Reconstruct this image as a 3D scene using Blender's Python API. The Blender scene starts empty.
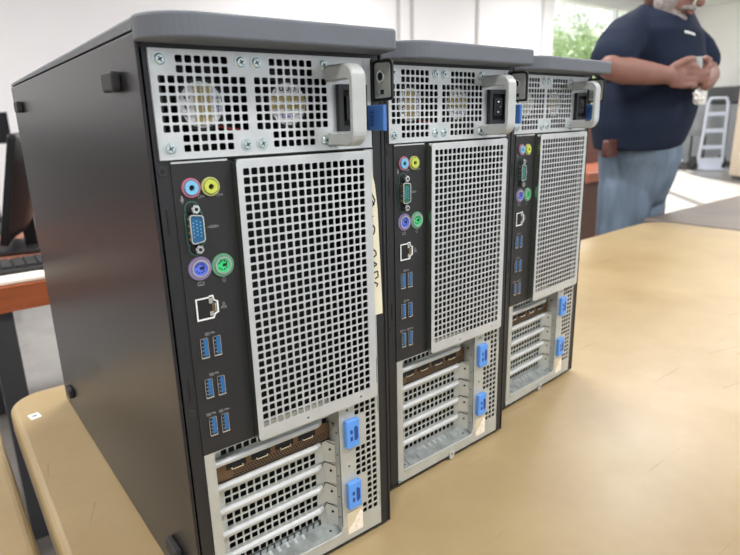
import bpy, math, random
from mathutils import Vector, Matrix
random.seed(7)
PI = math.pi
scn = bpy.context.scene
col = scn.collection

# ------------------------------------------------------------------ camera
cam_d = bpy.data.cameras.new('camera')
cam = bpy.data.objects.new('camera', cam_d); col.objects.link(cam)
cam_d.sensor_width = 36.0
cam_d.lens = 580.796 / 740 * 36.0
cam_d.clip_start = 0.02; cam_d.clip_end = 300
R0 = ((0.7869670, -0.6164711, -0.0254216), (-0.1825355, -0.1932654, -0.9640173), (0.5893757, 0.7632901, -0.2646213))
M = Matrix(((R0[0][0], -R0[1][0], -R0[2][0], -0.118644), (R0[0][1], -R0[1][1], -R0[2][1], -0.371003),
            (R0[0][2], -R0[1][2], -R0[2][2], 0.376265), (0, 0, 0, 1)))
cam.matrix_world = M
cam_d.dof.use_dof = True
cam_d.dof.focus_distance = 0.50
cam_d.dof.aperture_fstop = 10.0
scn.camera = cam

# ------------------------------------------------------------------ world, sun, large lights, exposure
world = bpy.data.worlds.new('world'); scn.world = world
world.use_nodes = True
bg = world.node_tree.nodes['Background']
bg.inputs['Color'].default_value = (0.90, 0.95, 1.0, 1); bg.inputs['Strength'].default_value = 1.15
sun_d = bpy.data.lights.new('sun', 'SUN'); sun_d.energy = 22.0; sun_d.angle = 0.02; sun_d.color = (1.0, 0.96, 0.9)
sun = bpy.data.objects.new('sun', sun_d); col.objects.link(sun)
sun.location = (20, 20, 12)
sun.rotation_euler = Vector((1.45, 1.35, 1.0)).to_track_quat('Z', 'Y').to_euler()
FILL_W = 62.0  # power of the unseen ceiling lights added to brighten the room
for (lx, ly) in ((-1.6, -1.6), (1.2, -1.6), (4.2, -1.6), (-1.6, 1.6), (1.2, 1.6), (4.2, 1.6), (7.4, 1.6), (4.2, 4.6), (8.4, 4.6), (-1.6, 4.6), (11.5, 2.0)):
    ld = bpy.data.lights.new('added_ceiling_fill', 'AREA'); ld.shape = 'RECTANGLE'; ld.size = 1.15; ld.size_y = 0.55
    ld.energy = FILL_W; ld.color = (1.0, 0.985, 0.975)
    lo = bpy.data.objects.new('added_ceiling_fill', ld); col.objects.link(lo); lo.location = (lx, ly, 2.445)
scn.view_settings.view_transform = 'Standard'
scn.view_settings.look = 'None'
scn.view_settings.gamma = 1.0
scn.view_settings.use_curve_mapping = False
scn.view_settings.exposure = 0.2

# ------------------------------------------------------------------ materials
def lin(c):
    return tuple(((v / 255) / 12.92 if v / 255 <= 0.04045 else ((v / 255 + 0.055) / 1.055) ** 2.4) for v in c)
def mat(name, rgb, rough=0.5, metal=0.0, var=0.06, scale=40.0, bump=0.0, bscale=200.0, spec=0.5, trans=0.0, emit=0.0, sheen=0.0, stretch=None):
    m = bpy.data.materials.new(name); m.use_nodes = True
    nt = m.node_tree; b = nt.nodes['Principled BSDF']
    tc = nt.nodes.new('ShaderNodeTexCoord')
    src = tc.outputs['Object']
    if stretch:
        mp = nt.nodes.new('ShaderNodeMapping'); mp.inputs['Scale'].default_value = stretch
        nt.links.new(src, mp.inputs['Vector']); src = mp.outputs['Vector']
    nz = nt.nodes.new('ShaderNodeTexNoise'); nz.inputs['Scale'].default_value = scale; nz.inputs['Detail'].default_value = 4
    nt.links.new(src, nz.inputs['Vector'])
    r = nt.nodes.new('ShaderNodeValToRGB')
    c = lin(rgb)
    r.color_ramp.elements[0].position = 0.3; r.color_ramp.elements[1].position = 0.7
    r.color_ramp.elements[0].color = tuple(v * (1 - var) for v in c) + (1,)
    r.color_ramp.elements[1].color = tuple(min(1, v * (1 + var)) for v in c) + (1,)
    nt.links.new(nz.outputs['Fac'], r.inputs['Fac']); nt.links.new(r.outputs['Color'], b.inputs['Base Color'])
    b.inputs['Roughness'].default_value = rough; b.inputs['Metallic'].default_value = metal
    b.inputs['Specular IOR Level'].default_value = spec
    if trans: b.inputs['Transmission Weight'].default_value = trans
    if sheen: b.inputs['Sheen Weight'].default_value = sheen
    if emit:
        b.inputs['Emission Color'].default_value = c + (1,); b.inputs['Emission Strength'].default_value = emit
    if bump:
        n2 = nt.nodes.new('ShaderNodeTexNoise'); n2.inputs['Scale'].default_value = bscale; n2.inputs['Detail'].default_value = 3
        nt.links.new(tc.outputs['Object'], n2.inputs['Vector'])
        bp = nt.nodes.new('ShaderNodeBump'); bp.inputs['Strength'].default_value = bump; bp.inputs['Distance'].default_value = 0.001
        nt.links.new(n2.outputs['Fac'], bp.inputs['Height']); nt.links.new(bp.outputs['Normal'], b.inputs['Normal'])
    return m

K = {}
K['steel'] = mat('zinc_steel', (202, 204, 204), 0.42, 0.55, 0.05, 60, spec=0.5)
K['steel_dull'] = mat('dull_zinc_steel', (190, 192, 186), 0.45, 0.5, 0.07, 50)
K['steel_floor'] = mat('spangled_steel', (170, 176, 176), 0.35, 0.7, 0.2, 120)
K['flange'] = mat('polished_flange', (190, 198, 184), 0.27, 1.0, 0.03)
K['chrome'] = mat('bright_metal', (215, 215, 210), 0.2, 1.0, 0.03)
K['screw'] = mat('screw_metal', (190, 202, 202), 0.3, 0.8, 0.1, 300)
K['powder'] = mat('black_powder_coat', (31, 30, 33), 0.33, 0.0, 0.05, 30, 0.08, 1500, spec=0.4)
K['black'] = mat('black_plastic', (27, 27, 29), 0.45, 0.0, 0.05, 60, 0.1, 900)
K['io'] = mat('charcoal_io_plate', (30, 29, 30), 0.5, 0.0, 0.05, 60, 0.1, 1500)
K['dark'] = mat('matt_black', (16, 16, 17), 0.7)
K['lid'] = mat('grey_lid_plastic', (98, 103, 110), 0.5, 0.0, 0.05, 25, 0.35, 1800)
K['blue'] = mat('blue_plastic', (88, 146, 222), 0.4, 0.0, 0.03, 60)
K['blue2'] = mat('deep_blue_plastic', (66, 112, 180), 0.4, 0.0, 0.04, 60)
K['bluedark'] = mat('blue_recess_shade_and_print', (30, 62, 125), 0.5)  # darker blue: shade painted on the flat latch cutouts, also tab lettering
K['handle'] = mat('frosted_grey_plastic', (200, 203, 201), 0.3, 0.0, 0.05, 60, spec=0.7, trans=0.25)
K['pink'] = mat('pink_plastic', (188, 112, 132), 0.45)
K['sky'] = mat('light_blue_plastic', (120, 185, 220), 0.4)
K['lime'] = mat('lime_plastic', (190, 200, 80), 0.4)
K['olive'] = mat('olive_ring_plastic', (175, 180, 110), 0.4)
K['teal'] = mat('green_gasket', (50, 95, 85), 0.5)
K['vga'] = mat('vga_blue', (22, 86, 128), 0.4)
K['purple'] = mat('mauve_ring', (130, 115, 150), 0.45)
K['kblue'] = mat('keyboard_blue', (88, 110, 225), 0.45)
K['greenring'] = mat('green_ring', (95, 145, 115), 0.45)
K['mgreen'] = mat('mouse_green', (60, 205, 125), 0.45)
K['white'] = mat('white_plastic', (235, 235, 232), 0.5, 0, 0.02)
K['usb'] = mat('usb_blue', (38, 98, 152), 0.4)
K['gold'] = mat('gold_contact', (190, 150, 90), 0.35, 0.8)
K['card'] = mat('bronze_card_bracket', (112, 90, 68), 0.4, 0.7, 0.1, 80)
K['icon'] = mat('grey_print', (140, 140, 142), 0.6)
K['tape'] = mat('masking_tape', (222, 214, 186), 0.7, 0, 0.04, 90, 0.3, 500)
K['ink'] = mat('black_ink', (25, 25, 28), 0.5)
K['fan_white'] = mat('fan_label_white', (245, 246, 248), 0.4, 0, 0.02)
K['fan_gold'] = mat('fan_label_gold', (180, 160, 100), 0.35, 0.3, 0.1, 100)
K['fan_blue'] = mat('fan_label_blue', (70, 90, 190), 0.4)
K['fan_red'] = mat('fan_wire_red', (150, 40, 40), 0.5)
K['sticker'] = mat('tan_sticker', (205, 190, 160), 0.6)
K['sticker2'] = mat('pale_sticker', (232, 222, 205), 0.6, 0, 0.1, 300)
K['rubber'] = mat('black_rubber', (44, 43, 44), 0.6)

# ------------------------------------------------------------------ mesh builder
class MB:
    def __init__(s): s.v = []; s.f = []; s.m = []; s.mats = []; s.cur = 0; s.sm = []; s.smooth = False
    def use(s, m):
        if m not in s.mats: s.mats.append(m)
        s.cur = s.mats.index(m); return s
    def face(s, pts):
        n = len(s.v); s.v += [tuple(p) for p in pts]; s.f.append(tuple(range(n, n + len(pts)))); s.m.append(s.cur); s.sm.append(s.smooth)
    def add(s, vs, fs):
        n = len(s.v); s.v += [tuple(p) for p in vs]
        for f in fs: s.f.append(tuple(n + i for i in f)); s.m.append(s.cur); s.sm.append(s.smooth)
    def box(s, x0, x1, y0, y1, z0, z1):
        vs = [(x, y, z) for x in (x0, x1) for y in (y0, y1) for z in (z0, z1)]
        s.add(vs, [(0, 1, 3, 2), (4, 6, 7, 5), (0, 4, 5, 1), (2, 3, 7, 6), (0, 2, 6, 4), (1, 5, 7, 3)])
    def prism(s, poly, fn, a, b, cap=True):
        """poly 2D points, fn(p, q, t) -> xyz, extruded from t=a to t=b"""
        n = len(poly)
        vs = [fn(p[0], p[1], a) for p in poly] + [fn(p[0], p[1], b) for p in poly]
        fs = [(i, (i + 1) % n, n + (i + 1) % n, n + i) for i in range(n)]
        if cap: fs += [tuple(range(n - 1, -1, -1)), tuple(range(n, 2 * n))]
        s.add(vs, fs)
    def rprism(s, poly, fn, a, b, r, k=3):
        """prism whose two rims are rounded by insetting the outline (poly convex, counter-clockwise)"""
        rings = []
        steps = [(r * (1 - math.sin(i * PI / 2 / k)), r * (1 - math.cos(i * PI / 2 / k))) for i in range(k + 1)]
        for ins, t in steps: rings.append((ins, a + (r - math.sqrt(max(0, r * r - (r - (r - ins)) ** 2)) if False else 0) + 0))
        rings = []
        for i in range(k + 1):
            an = i * PI / 2 / k
            rings.append((r * (1 - math.sin(an)), a + r * (1 - math.cos(an))))
        for i in range(k, -1, -1):
            an = i * PI / 2 / k
            rings.append((r * (1 - math.sin(an)), b - r * (1 - math.cos(an))))
        n = len(poly); vs = []; fs = []
        for ins, t in rings:
            for p in inset(poly, ins): vs.append(fn(p[0], p[1], t))
        for j in range(len(rings) - 1):
            for i in range(n): fs.append((j * n + i, j * n + (i + 1) % n, (j + 1) * n + (i + 1) % n, (j + 1) * n + i))
        fs += [tuple(range(n - 1, -1, -1)), tuple(range((len(rings) - 1) * n, len(rings) * n))]
        s.add(vs, fs)
    def cyl(s, c, ax, r, h, n=20, r2=None):
        """cylinder from c along ax for h"""
        ax = Vector(ax).normalized(); u = ax.orthogonal().normalized(); w = ax.cross(u); c = Vector(c)
        r2 = r if r2 is None else r2
        vs = [c + (u * math.cos(2 * PI * i / n) + w * math.sin(2 * PI * i / n)) * r for i in range(n)]
        vs += [c + ax * h + (u * math.cos(2 * PI * i / n) + w * math.sin(2 * PI * i / n)) * r2 for i in range(n)]
        s.add(vs, [(i, (i + 1) % n, n + (i + 1) % n, n + i) for i in range(n)] + [tuple(range(n - 1, -1, -1)), tuple(range(n, 2 * n))])
    def ring(s, c, ax, ri, ro, h, n=24):
        ax = Vector(ax).normalized(); u = ax.orthogonal().normalized(); w = ax.cross(u); c = Vector(c)
        vs = []
        for r, t in ((ro, 0), (ro, h * .7), ((ro * .9 + ri * .1), h), (ri, h), (ri, 0)):
            vs += [c + ax * t + (u * math.cos(2 * PI * i / n) + w * math.sin(2 * PI * i / n)) * r for i in range(n)]
        s.add(vs, [(j * n + i, j * n + (i + 1) % n, (j + 1) * n + (i + 1) % n, (j + 1) * n + i) for j in range(4) for i in range(n)])
    def tube(s, pts, r, n=10, caps=True):
        pts = [Vector(p) for p in pts]; m = len(pts); vs = []; fs = []
        rr = r if isinstance(r, (list, tuple)) else [r] * m
        t0 = (pts[1] - pts[0]).normalized(); u = t0.orthogonal().normalized()
        for i, p in enumerate(pts):
            t = ((pts[min(i + 1, m - 1)] - p).normalized() + (p - pts[max(i - 1, 0)]).normalized()).normalized()
            u = (u - t * u.dot(t)).normalized(); w = t.cross(u)
            vs += [p + (u * math.cos(2 * PI * k / n) + w * math.sin(2 * PI * k / n)) * rr[i] for k in range(n)]
        for i in range(m - 1):
            for k in range(n): fs.append((i * n + k, i * n + (k + 1) % n, (i + 1) * n + (k + 1) % n, (i + 1) * n + k))
        if caps: fs += [tuple(range(n - 1, -1, -1)), tuple(range((m - 1) * n, m * n))]
        s.add(vs, fs)
    def perf(s, x0, x1, z0, z1, y, t, holes, cr=0.0007):
        """plate in the x-z plane at y with square holes (x0,x1,z0,z1) going back by t"""
        q = lambda v: round(v, 6)
        xs = sorted(set([q(x0), q(x1)] + [q(h[0]) for h in holes] + [q(h[1]) for h in holes]))
        zs = sorted(set([q(z0), q(z1)] + [q(h[2]) for h in holes] + [q(h[3]) for h in holes]))
        xi = {v: i for i, v in enumerate(xs)}; zi = {v: i for i, v in enumerate(zs)}
        g = [[False] * (len(zs) - 1) for _ in range(len(xs) - 1)]
        for h in holes:
            for i in range(xi[q(h[0])], xi[q(h[1])]):
                for j in range(zi[q(h[2])], zi[q(h[3])]): g[i][j] = True
        for j in range(len(zs) - 1):
            i = 0
            while i < len(xs) - 1:
                if g[i][j]: i += 1; continue
                k = i
                while k < len(xs) - 1 and not g[k][j]: k += 1
                s.face([(xs[i], y, zs[j]), (xs[k], y, zs[j]), (xs[k], y, zs[j + 1]), (xs[i], y, zs[j + 1])])
                i = k
        for (a, b, c, d) in holes:
            s.face([(a, y, c), (a, y + t, c), (b, y + t, c), (b, y, c)])
            s.face([(a, y, d), (b, y, d), (b, y + t, d), (a, y + t, d)])
            s.face([(a, y, c), (a, y, d), (a, y + t, d), (a, y + t, c)])
            s.face([(b, y, c), (b, y + t, c), (b, y + t, d), (b, y, d)])
            if cr and (b - a) > 0.003:
                for (px, sx) in ((a, 1), (b, -1)):
                    for (pz, sz) in ((c, 1), (d, -1)):
                        s.face([(px, y, pz), (px + sx * cr, y, pz), (px, y, pz + sz * cr)])
        # outer rim
        s.face([(x0, y, z0), (x0, y, z1), (x0, y + t, z1), (x0, y + t, z0)])
        s.face([(x1, y, z0), (x1, y + t, z0), (x1, y + t, z1), (x1, y, z1)])
        s.face([(x0, y, z1), (x1, y, z1), (x1, y + t, z1), (x0, y + t, z1)])
        s.face([(x0, y, z0), (x0, y + t, z0), (x1, y + t, z0), (x1, y, z0)])
    def build(s, name, m=None, parent=None, merge=False, smooth_angle=None):
        me = bpy.data.meshes.new(name)
        me.from_pydata(s.v, [], s.f)
        mats = s.mats if s.mats else [m]
        for x in mats: me.materials.append(x)
        if len(mats) > 1: me.polygons.foreach_set('material_index', s.m)
        me.polygons.foreach_set('use_smooth', [bool(x) for x in s.sm])
        me.update()
        o = bpy.data.objects.new(name, me); col.objects.link(o)
        if parent: o.parent = parent
        return o

def inset(poly, d):
    if d <= 1e-9: return list(poly)
    n = len(poly); out = []
    for i in range(n):
        p0 = Vector(poly[i - 1]); p = Vector(poly[i]); p1 = Vector(poly[(i + 1) % n])
        e0 = (p - p0).normalized(); e1 = (p1 - p).normalized()
        n0 = Vector((-e0.y, e0.x)); n1 = Vector((-e1.y, e1.x))
        b = n0 + n1
        if b.length < 1e-6: b = n0
        b.normalize(); c = max(0.5, b.dot(n0))
        q = p + b * (d / c); out.append((q.x, q.y))
    return out
def rpoly(corners, r, k=5):
    """round the corners of a convex ccw polygon; r is a number or list"""
    out = []; n = len(corners); rs = r if isinstance(r, (list, tuple)) else [r] * n
    for i in range(n):
        p = Vector(corners[i]); a = Vector(corners[i - 1]); b = Vector(corners[(i + 1) % n]); rr = rs[i]
        if rr <= 0: out.append((p.x, p.y)); continue
        da = (a - p).normalized(); db = (b - p).normalized()
        half = math.acos(max(-1, min(1, da.dot(db)))) / 2
        L = rr / math.tan(half)
        A = p + da * L; B = p + db * L; bis = (da + db).normalized(); c = p + bis * (rr / math.sin(half))
        a0 = math.atan2(A.y - c.y, A.x - c.x); a1 = math.atan2(B.y - c.y, B.x - c.x)
        while a1 < a0: a1 += 2 * PI
        if a1 - a0 > PI: a1 -= 2 * PI
        for j in range(k + 1):
            t = a0 + (a1 - a0) * j / k; out.append((c.x + rr * math.cos(t), c.y + rr * math.sin(t)))
    return out
XZ = lambda p, q, t: (p, t, q)
XY = lambda p, q, t: (p, q, t)
YZ = lambda p, q, t: (t, p, q)
def rect(x0, x1, z0, z1): return [(x0, z0), (x1, z0), (x1, z1), (x0, z1)]
def tag(o, label=None, cat=None, group=None, kind=None):
    if label: o['label'] = label
    if cat: o['category'] = cat
    if group: o['group'] = group
    if kind: o['kind'] = kind
    return o
def empty(name, loc, rz=0.0):
    o = bpy.data.objects.new(name, None); col.objects.link(o); o.empty_display_size = 0.05
    o.location = loc; o.rotation_euler = (0, 0, rz); return o
kids = {}
def children(o): return [c for c in col.objects if c.parent == o]
def copy_tree(o, parent=None):
    c = o.copy(); col.objects.link(c); c.parent = parent
    for ch in children(o): copy_tree(ch, c)
    return c
def bbox(name, m, x0, x1, y0, y1, z0, z1, parent=None, r=0.0):
    b = MB()
    if r: b.rprism(rect(x0, x1, y0, y1), XY, z0, z1, r, 3)
    else: b.box(x0, x1, y0, y1, z0, z1)
    return b.build(name, m, parent)
def text_mesh(body, size, fn, parent, name, m, align='CENTER', depth=0.0):
    cu = bpy.data.curves.new(name, 'FONT'); cu.body = body; cu.size = size; cu.align_x = align; cu.align_y = 'CENTER'
    cu.resolution_u = 2; cu.extrude = depth
    tmp = bpy.data.objects.new(name + '_tmp', cu)
    me = bpy.data.meshes.new_from_object(tmp)
    bpy.data.objects.remove(tmp); bpy.data.curves.remove(cu)
    for v in me.vertices: v.co = Vector(fn(v.co.x, v.co.y, v.co.z))
    me.materials.clear(); me.materials.append(m); me.name = name
    o = bpy.data.objects.new(name, me); col.objects.link(o); o.parent = parent
    return o
FLOOR = -0.73

# ------------------------------------------------------------------ the room
def floor_material():
    m = bpy.data.materials.new('sealed_concrete'); m.use_nodes = True; nt = m.node_tree; b = nt.nodes['Principled BSDF']
    tc = nt.nodes.new('ShaderNodeTexCoord'); nz = nt.nodes.new('ShaderNodeTexNoise'); nz.inputs['Scale'].default_value = 1.3; nz.inputs['Detail'].default_value = 8
    nz.inputs['Roughness'].default_value = 0.65
    nt.links.new(tc.outputs['Object'], nz.inputs['Vector'])
    r = nt.nodes.new('ShaderNodeValToRGB'); r.color_ramp.elements[0].position = 0.3; r.color_ramp.elements[1].position = 0.72
    r.color_ramp.elements[0].color = lin((108, 105, 102)) + (1,); r.color_ramp.elements[1].color = lin((158, 155, 151)) + (1,)
    nt.links.new(nz.outputs['Fac'], r.inputs['Fac']); nt.links.new(r.outputs['Color'], b.inputs['Base Color'])
    b.inputs['Roughness'].default_value = 0.3
    return m
K['floor'] = floor_material()
K['wall'] = mat('white_wall_paint', (238, 236, 237), 0.8, 0, 0.015, 1.5, 0.05, 60)
K['wallr'] = mat('cream_wall_paint', (241, 238, 236), 0.8, 0, 0.02, 1.5)
K['trim'] = mat('white_trim_paint', (222, 222, 222), 0.5, 0, 0.02, 3)
K['seam'] = mat('grey_conduit_paint', (186, 184, 182), 0.6, 0, 0.02, 3)
K['tanbase'] = mat('tan_baseboard', (165, 140, 115), 0.6)
K['ceil'] = mat('ceiling_tile', (225, 225, 222), 0.9, 0, 0.02, 3)
tag(bbox('floor', K['floor'], -6, 14, -6, 6.2, FLOOR - 0.1, FLOOR), kind='structure')
tag(bbox('ceiling', K['ceil'], -6, 14, -6, 6.2, 2.5, 2.6), kind='structure')
WX0, WX1, WZ0, WZ1 = 9.0, 13.3, -0.6, 2.3
b = MB()
b.box(-6, WX0, 6.2, 6.4, FLOOR, 2.5); b.box(WX1, 14.2, 6.2, 6.4, FLOOR, 2.5)
b.box(WX0, WX1, 6.2, 6.4, FLOOR, WZ0); b.box(WX0, WX1, 6.2, 6.4, WZ1, 2.5)
tag(b.build('wall_back', K['wall']), kind='structure')
tag(bbox('wall_right', K['wallr'], 14, 14.2, -6, 6.2, FLOOR, 2.5), kind='structure')
tag(bbox('wall_left', K['wall'], -6.2, -6, -6, 6.4, FLOOR, 2.5), kind='structure')
tag(bbox('baseboard_right', K['tanbase'], 13.975, 14, -6, 6.2, FLOOR, FLOOR + 0.12), kind='structure')
b = MB()
b.box(-6, WX0 - 0.3, 6.175, 6.2, FLOOR, FLOOR + 0.12)
tag(b.build('baseboard_back', K['tanbase']), kind='structure')
# window: frame, mullion, glass
win = empty('window_1', ((WX0 + WX1) / 2, 6.2, WZ0)); tag(win, kind='structure')
def wl(o): o.parent = win; o.location = (-(WX0 + WX1) / 2, -6.2, -WZ0); return o
b = MB()
for (a0, a1, c0, c1) in ((WX0 - 0.24, WX0 + 0.05, WZ0 - 0.1, WZ1 + 0.1), (WX1 - 0.05, WX1 + 0.2, WZ0 - 0.1, WZ1 + 0.1), (WX0, WX1, WZ1 - 0.05, WZ1 + 0.1), (WX0, WX1, WZ0 - 0.1, WZ0 + 0.05)):
    b.box(a0, a1, 6.14, 6.3, c0, c1)
b.box(11.1, 11.17, 6.2, 6.28, WZ0, WZ1)
wl(b.build('window_frame', K['trim']))
gm = bpy.data.materials.new('window_glass'); gm.use_nodes = True; gt = gm.node_tree; gt.nodes.remove(gt.nodes['Principled BSDF'])
tr_ = gt.nodes.new('ShaderNodeBsdfTransparent'); gl_ = gt.nodes.new('ShaderNodeBsdfGlossy'); gl_.inputs['Roughness'].default_value = 0.02
mx_ = gt.nodes.new('ShaderNodeMixShader'); mx_.inputs[0].default_value = 0.04
gt.links.new(tr_.outputs[0], mx_.inputs[1]); gt.links.new(gl_.outputs[0], mx_.inputs[2]); gt.links.new(mx_.outputs[0], gt.nodes['Material Output'].inputs['Surface'])
wl(bbox('window_pane', gm, WX0 + 0.05, WX1 - 0.05, 6.245, 6.249, WZ0 + 0.05, WZ1 - 0.05))
# vertical surface conduits on the back wall
for i, xx in enumerate((5.56, 5.81, 7.16)):
    tag(bbox('trim_%d' % (i + 1), K['seam'], xx - 0.022, xx + 0.022, 6.175, 6.2, FLOOR + 0.12, 2.5), kind='structure')
FILL_AT = ('behind and left of the towers', 'over the near side of the beige table', 'over the near side of the brown table', 'above the office desk at left',
           'above the far side of the beige table', 'above the open floor behind the man', 'between the brown table and the hand truck', 'nearest the back wall, left of the window', 'just inside the window', 'in the far left corner of the room', 'near the right wall')
# housings round the added fill lights, all out of view
for i, (lx, ly) in enumerate(((-1.6, -1.6), (1.2, -1.6), (4.2, -1.6), (-1.6, 1.6), (1.2, 1.6), (4.2, 1.6), (7.4, 1.6), (4.2, 4.6), (8.4, 4.6), (-1.6, 4.6), (11.5, 2.0))):
    b = MB()
    b.box(lx - 0.62, lx - 0.585, ly - 0.32, ly + 0.32, 2.44, 2.5); b.box(lx + 0.585, lx + 0.62, ly - 0.32, ly + 0.32, 2.44, 2.5)
    b.box(lx - 0.585, lx + 0.585, ly - 0.32, ly - 0.285, 2.44, 2.5); b.box(lx - 0.585, lx + 0.585, ly + 0.285, ly + 0.32, 2.44, 2.5)
    b.box(lx - 0.585, lx + 0.585, ly - 0.285, ly + 0.285, 2.47, 2.5)
    tag(b.build('added_fill_panel', K['trim']), 'unseen ceiling fill light panel, added ' + FILL_AT[i], 'ceiling light', 'added fill light panels')

# ------------------------------------------------------------------ outside: lawn and trees
K['grass'] = mat('grass', (140, 150, 120), 0.9, 0, 0.2, 3)
K['leaf'] = mat('leaf_green', (165, 188, 135), 0.6, 0, 0.3, 6)
K['leaf2'] = mat('leaf_pale', (205, 215, 180), 0.6, 0, 0.3, 6)
K['bark'] = mat('bark', (110, 95, 80), 0.9)
tag(bbox('lawn', K['grass'], 4, 60, 6.5, 60, FLOOR - 0.25, FLOOR - 0.05), kind='structure')
def tree(x, y, h, r, m, label):
    t = empty('leafy_tree', (x, y, FLOOR - 0.05)); tag(t, label, 'tree', 'trees outside the window')
    b = MB(); b.tube([(0, 0, 0), (0.05, 0.02, h * .35), (0, 0.05, h * .7)], [r * .09, r * .07, r * .03], 8); b.build('trunk', K['bark'], t)
    b = MB()
    for i in range(2600):
        a = random.uniform(0, 2 * PI); ph = math.acos(random.uniform(-1, 1)); q = r * random.uniform(0.55, 1.0) * (1 + .25 * math.sin(a * 3 + ph * 5))
        c = Vector((q * math.sin(ph) * math.cos(a), q * math.sin(ph) * math.sin(a), h * .6 + q * .95 * math.cos(ph)))
        u = Vector((random.gauss(0, 1), random.gauss(0, 1), random.gauss(0, 1))).normalized(); w = u.orthogonal().normalized(); k = random.uniform(.09, .2)
        b.face([c - u * k, c + w * k * .5, c + u * k, c - w * k * .5])
    b.build('crown', m, t)
tree(14.6, 12.6, 3.9, 1.75, K['leaf2'], 'pale green leafy tree filling the left edge of the window')
tree(18.9, 12.2, 3.9, 1.75, K['leaf'], 'green leafy tree seen through the window right behind the man')
tree(19.6, 18.4, 5.0, 2.5, K['leaf'], 'taller green tree farther back in the middle of the window')
tree(27.0, 18.0, 5.6, 3.0, K['leaf2'], 'farthest pale green tree beyond the window')

# ------------------------------------------------------------------ tables
def table_mat(name, c0, c1, cs, rough=0.34, sc=6.0):
    m = bpy.data.materials.new(name); m.use_nodes = True; nt = m.node_tree; b = nt.nodes['Principled BSDF']
    tc = nt.nodes.new('ShaderNodeTexCoord')
    nz = nt.nodes.new('ShaderNodeTexNoise'); nz.inputs['Scale'].default_value = sc; nz.inputs['Detail'].default_value = 7; nz.inputs['Roughness'].default_value = .6
    nt.links.new(tc.outputs['Object'], nz.inputs['Vector'])
    r = nt.nodes.new('ShaderNodeValToRGB'); r.color_ramp.elements[0].position = 0.33; r.color_ramp.elements[1].position = 0.68
    r.color_ramp.elements[0].color = lin(c0) + (1,); r.color_ramp.elements[1].color = lin(c1) + (1,)
    nt.links.new(nz.outputs['Fac'], r.inputs['Fac'])
    # fine scratches: thin isolines of stretched noise
    last = r.outputs['Color']
    for k, (rot, s1, s2) in enumerate(((0.45, 5.0, 150.0), (-0.85, 6.0, 170.0))):
        mp = nt.nodes.new('ShaderNodeMapping'); mp.inputs['Rotation'].default_value = (0, 0, rot); mp.inputs['Scale'].default_value = (s1, s2, 1)
        nt.links.new(tc.outputs['Object'], mp.inputs['Vector'])
        n2 = nt.nodes.new('ShaderNodeTexNoise'); n2.inputs['Scale'].default_value = 1.0; n2.inputs['Detail'].default_value = 2; nt.links.new(mp.outputs['Vector'], n2.inputs['Vector'])
        r2 = nt.nodes.new('ShaderNodeValToRGB'); e = r2.color_ramp.elements
        e[0].position = 0.72; e[0].color = (0, 0, 0, 1); e[1].position = 0.79; e[1].color = (.55, .55, .55, 1)
        nt.links.new(n2.outputs['Fac'], r2.inputs['Fac'])
        mx = nt.nodes.new('ShaderNodeMix'); mx.data_type = 'RGBA'
        nt.links.new(r2.outputs['Color'], mx.inputs[0]); nt.links.new(last, mx.inputs[6]); mx.inputs[7].default_value = lin(cs) + (1,)
        last = mx.outputs[2]
    nt.links.new(last, b.inputs['Base Color'])
    n3 = nt.nodes.new('ShaderNodeTexNoise'); n3.inputs['Scale'].default_value = 9; n3.inputs['Detail'].default_value = 5; nt.links.new(tc.outputs['Object'], n3.inputs['Vector'])
    mr = nt.nodes.new('ShaderNodeMapRange'); mr.inputs['To Min'].default_value = rough - .05; mr.inputs['To Max'].default_value = rough + .09
    nt.links.new(n3.outputs['Fac'], mr.inputs['Value']); nt.links.new(mr.outputs['Result'], b.inputs['Roughness'])
    bp = nt.nodes.new('ShaderNodeBump'); bp.inputs['Strength'].default_value = .12; bp.inputs['Distance'].default_value = .001
    n4 = nt.nodes.new('ShaderNodeTexNoise'); n4.inputs['Scale'].default_value = 500; nt.links.new(tc.outputs['Object'], n4.inputs['Vector'])
    nt.links.new(n4.outputs['Fac'], bp.inputs['Height']); nt.links.new(bp.outputs['Normal'], b.inputs['Normal'])
    return m
K['beige'] = table_mat('beige_table_plastic', (160, 137, 98), (174, 153, 114), (122, 100, 74))
K['brownlam'] = table_mat('brown_grey_laminate', (98, 88, 80), (114, 103, 95), (84, 74, 66), 0.4)
K['legmetal'] = mat('dark_leg_steel', (62, 62, 64), 0.45, 0.3)
def folding_table(corners, rad, m, label, legx, ly0, ly1):
    cx = sum(c[0] for c in corners) / 4; cy = sum(c[1] for c in corners) / 4
    t = empty('folding_table', (cx, cy, FLOOR)); tag(t, label, 'table')
    lc = [(c[0] - cx, c[1] - cy) for c in corners]
    b = MB(); b.smooth = False
    b.rprism(rpoly(lc, rad, 10), XY, -FLOOR - 0.042, -FLOOR, 0.009, 4)
    b.build('tabletop', m, t)
    for lx in legx:
        b = MB(); lx -= cx; y0 = ly0 - cy; y1 = ly1 - cy; H = -FLOOR - 0.04
        b.tube([(lx, y0, 0.012), (lx, y0, H)], 0.014); b.tube([(lx, y1, 0.012), (lx, y1, H)], 0.014)
        b.tube([(lx, y0, 0.30), (lx, y1, 0.30)], 0.011); b.tube([(lx, y0, H - 0.03), (lx, y1, H - 0.03)], 0.011)
        for yy in (y0, y1): b.cyl((lx, yy, 0), (0, 0, 1), 0.02, 0.03)
        b.build('leg_frame', K['legmetal'], t)
    return t, cx, cy
t1, tcx, tcy = folding_table([(-0.080, -0.25), (1.93, -0.20), (1.93, 0.632), (-0.070, 0.557)], [.05, .07, .09, .047], K['beige'],
              'scratched beige plastic folding table holding the three black computer towers', (0.12, 1.7), -0.14, 0.45)
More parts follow.
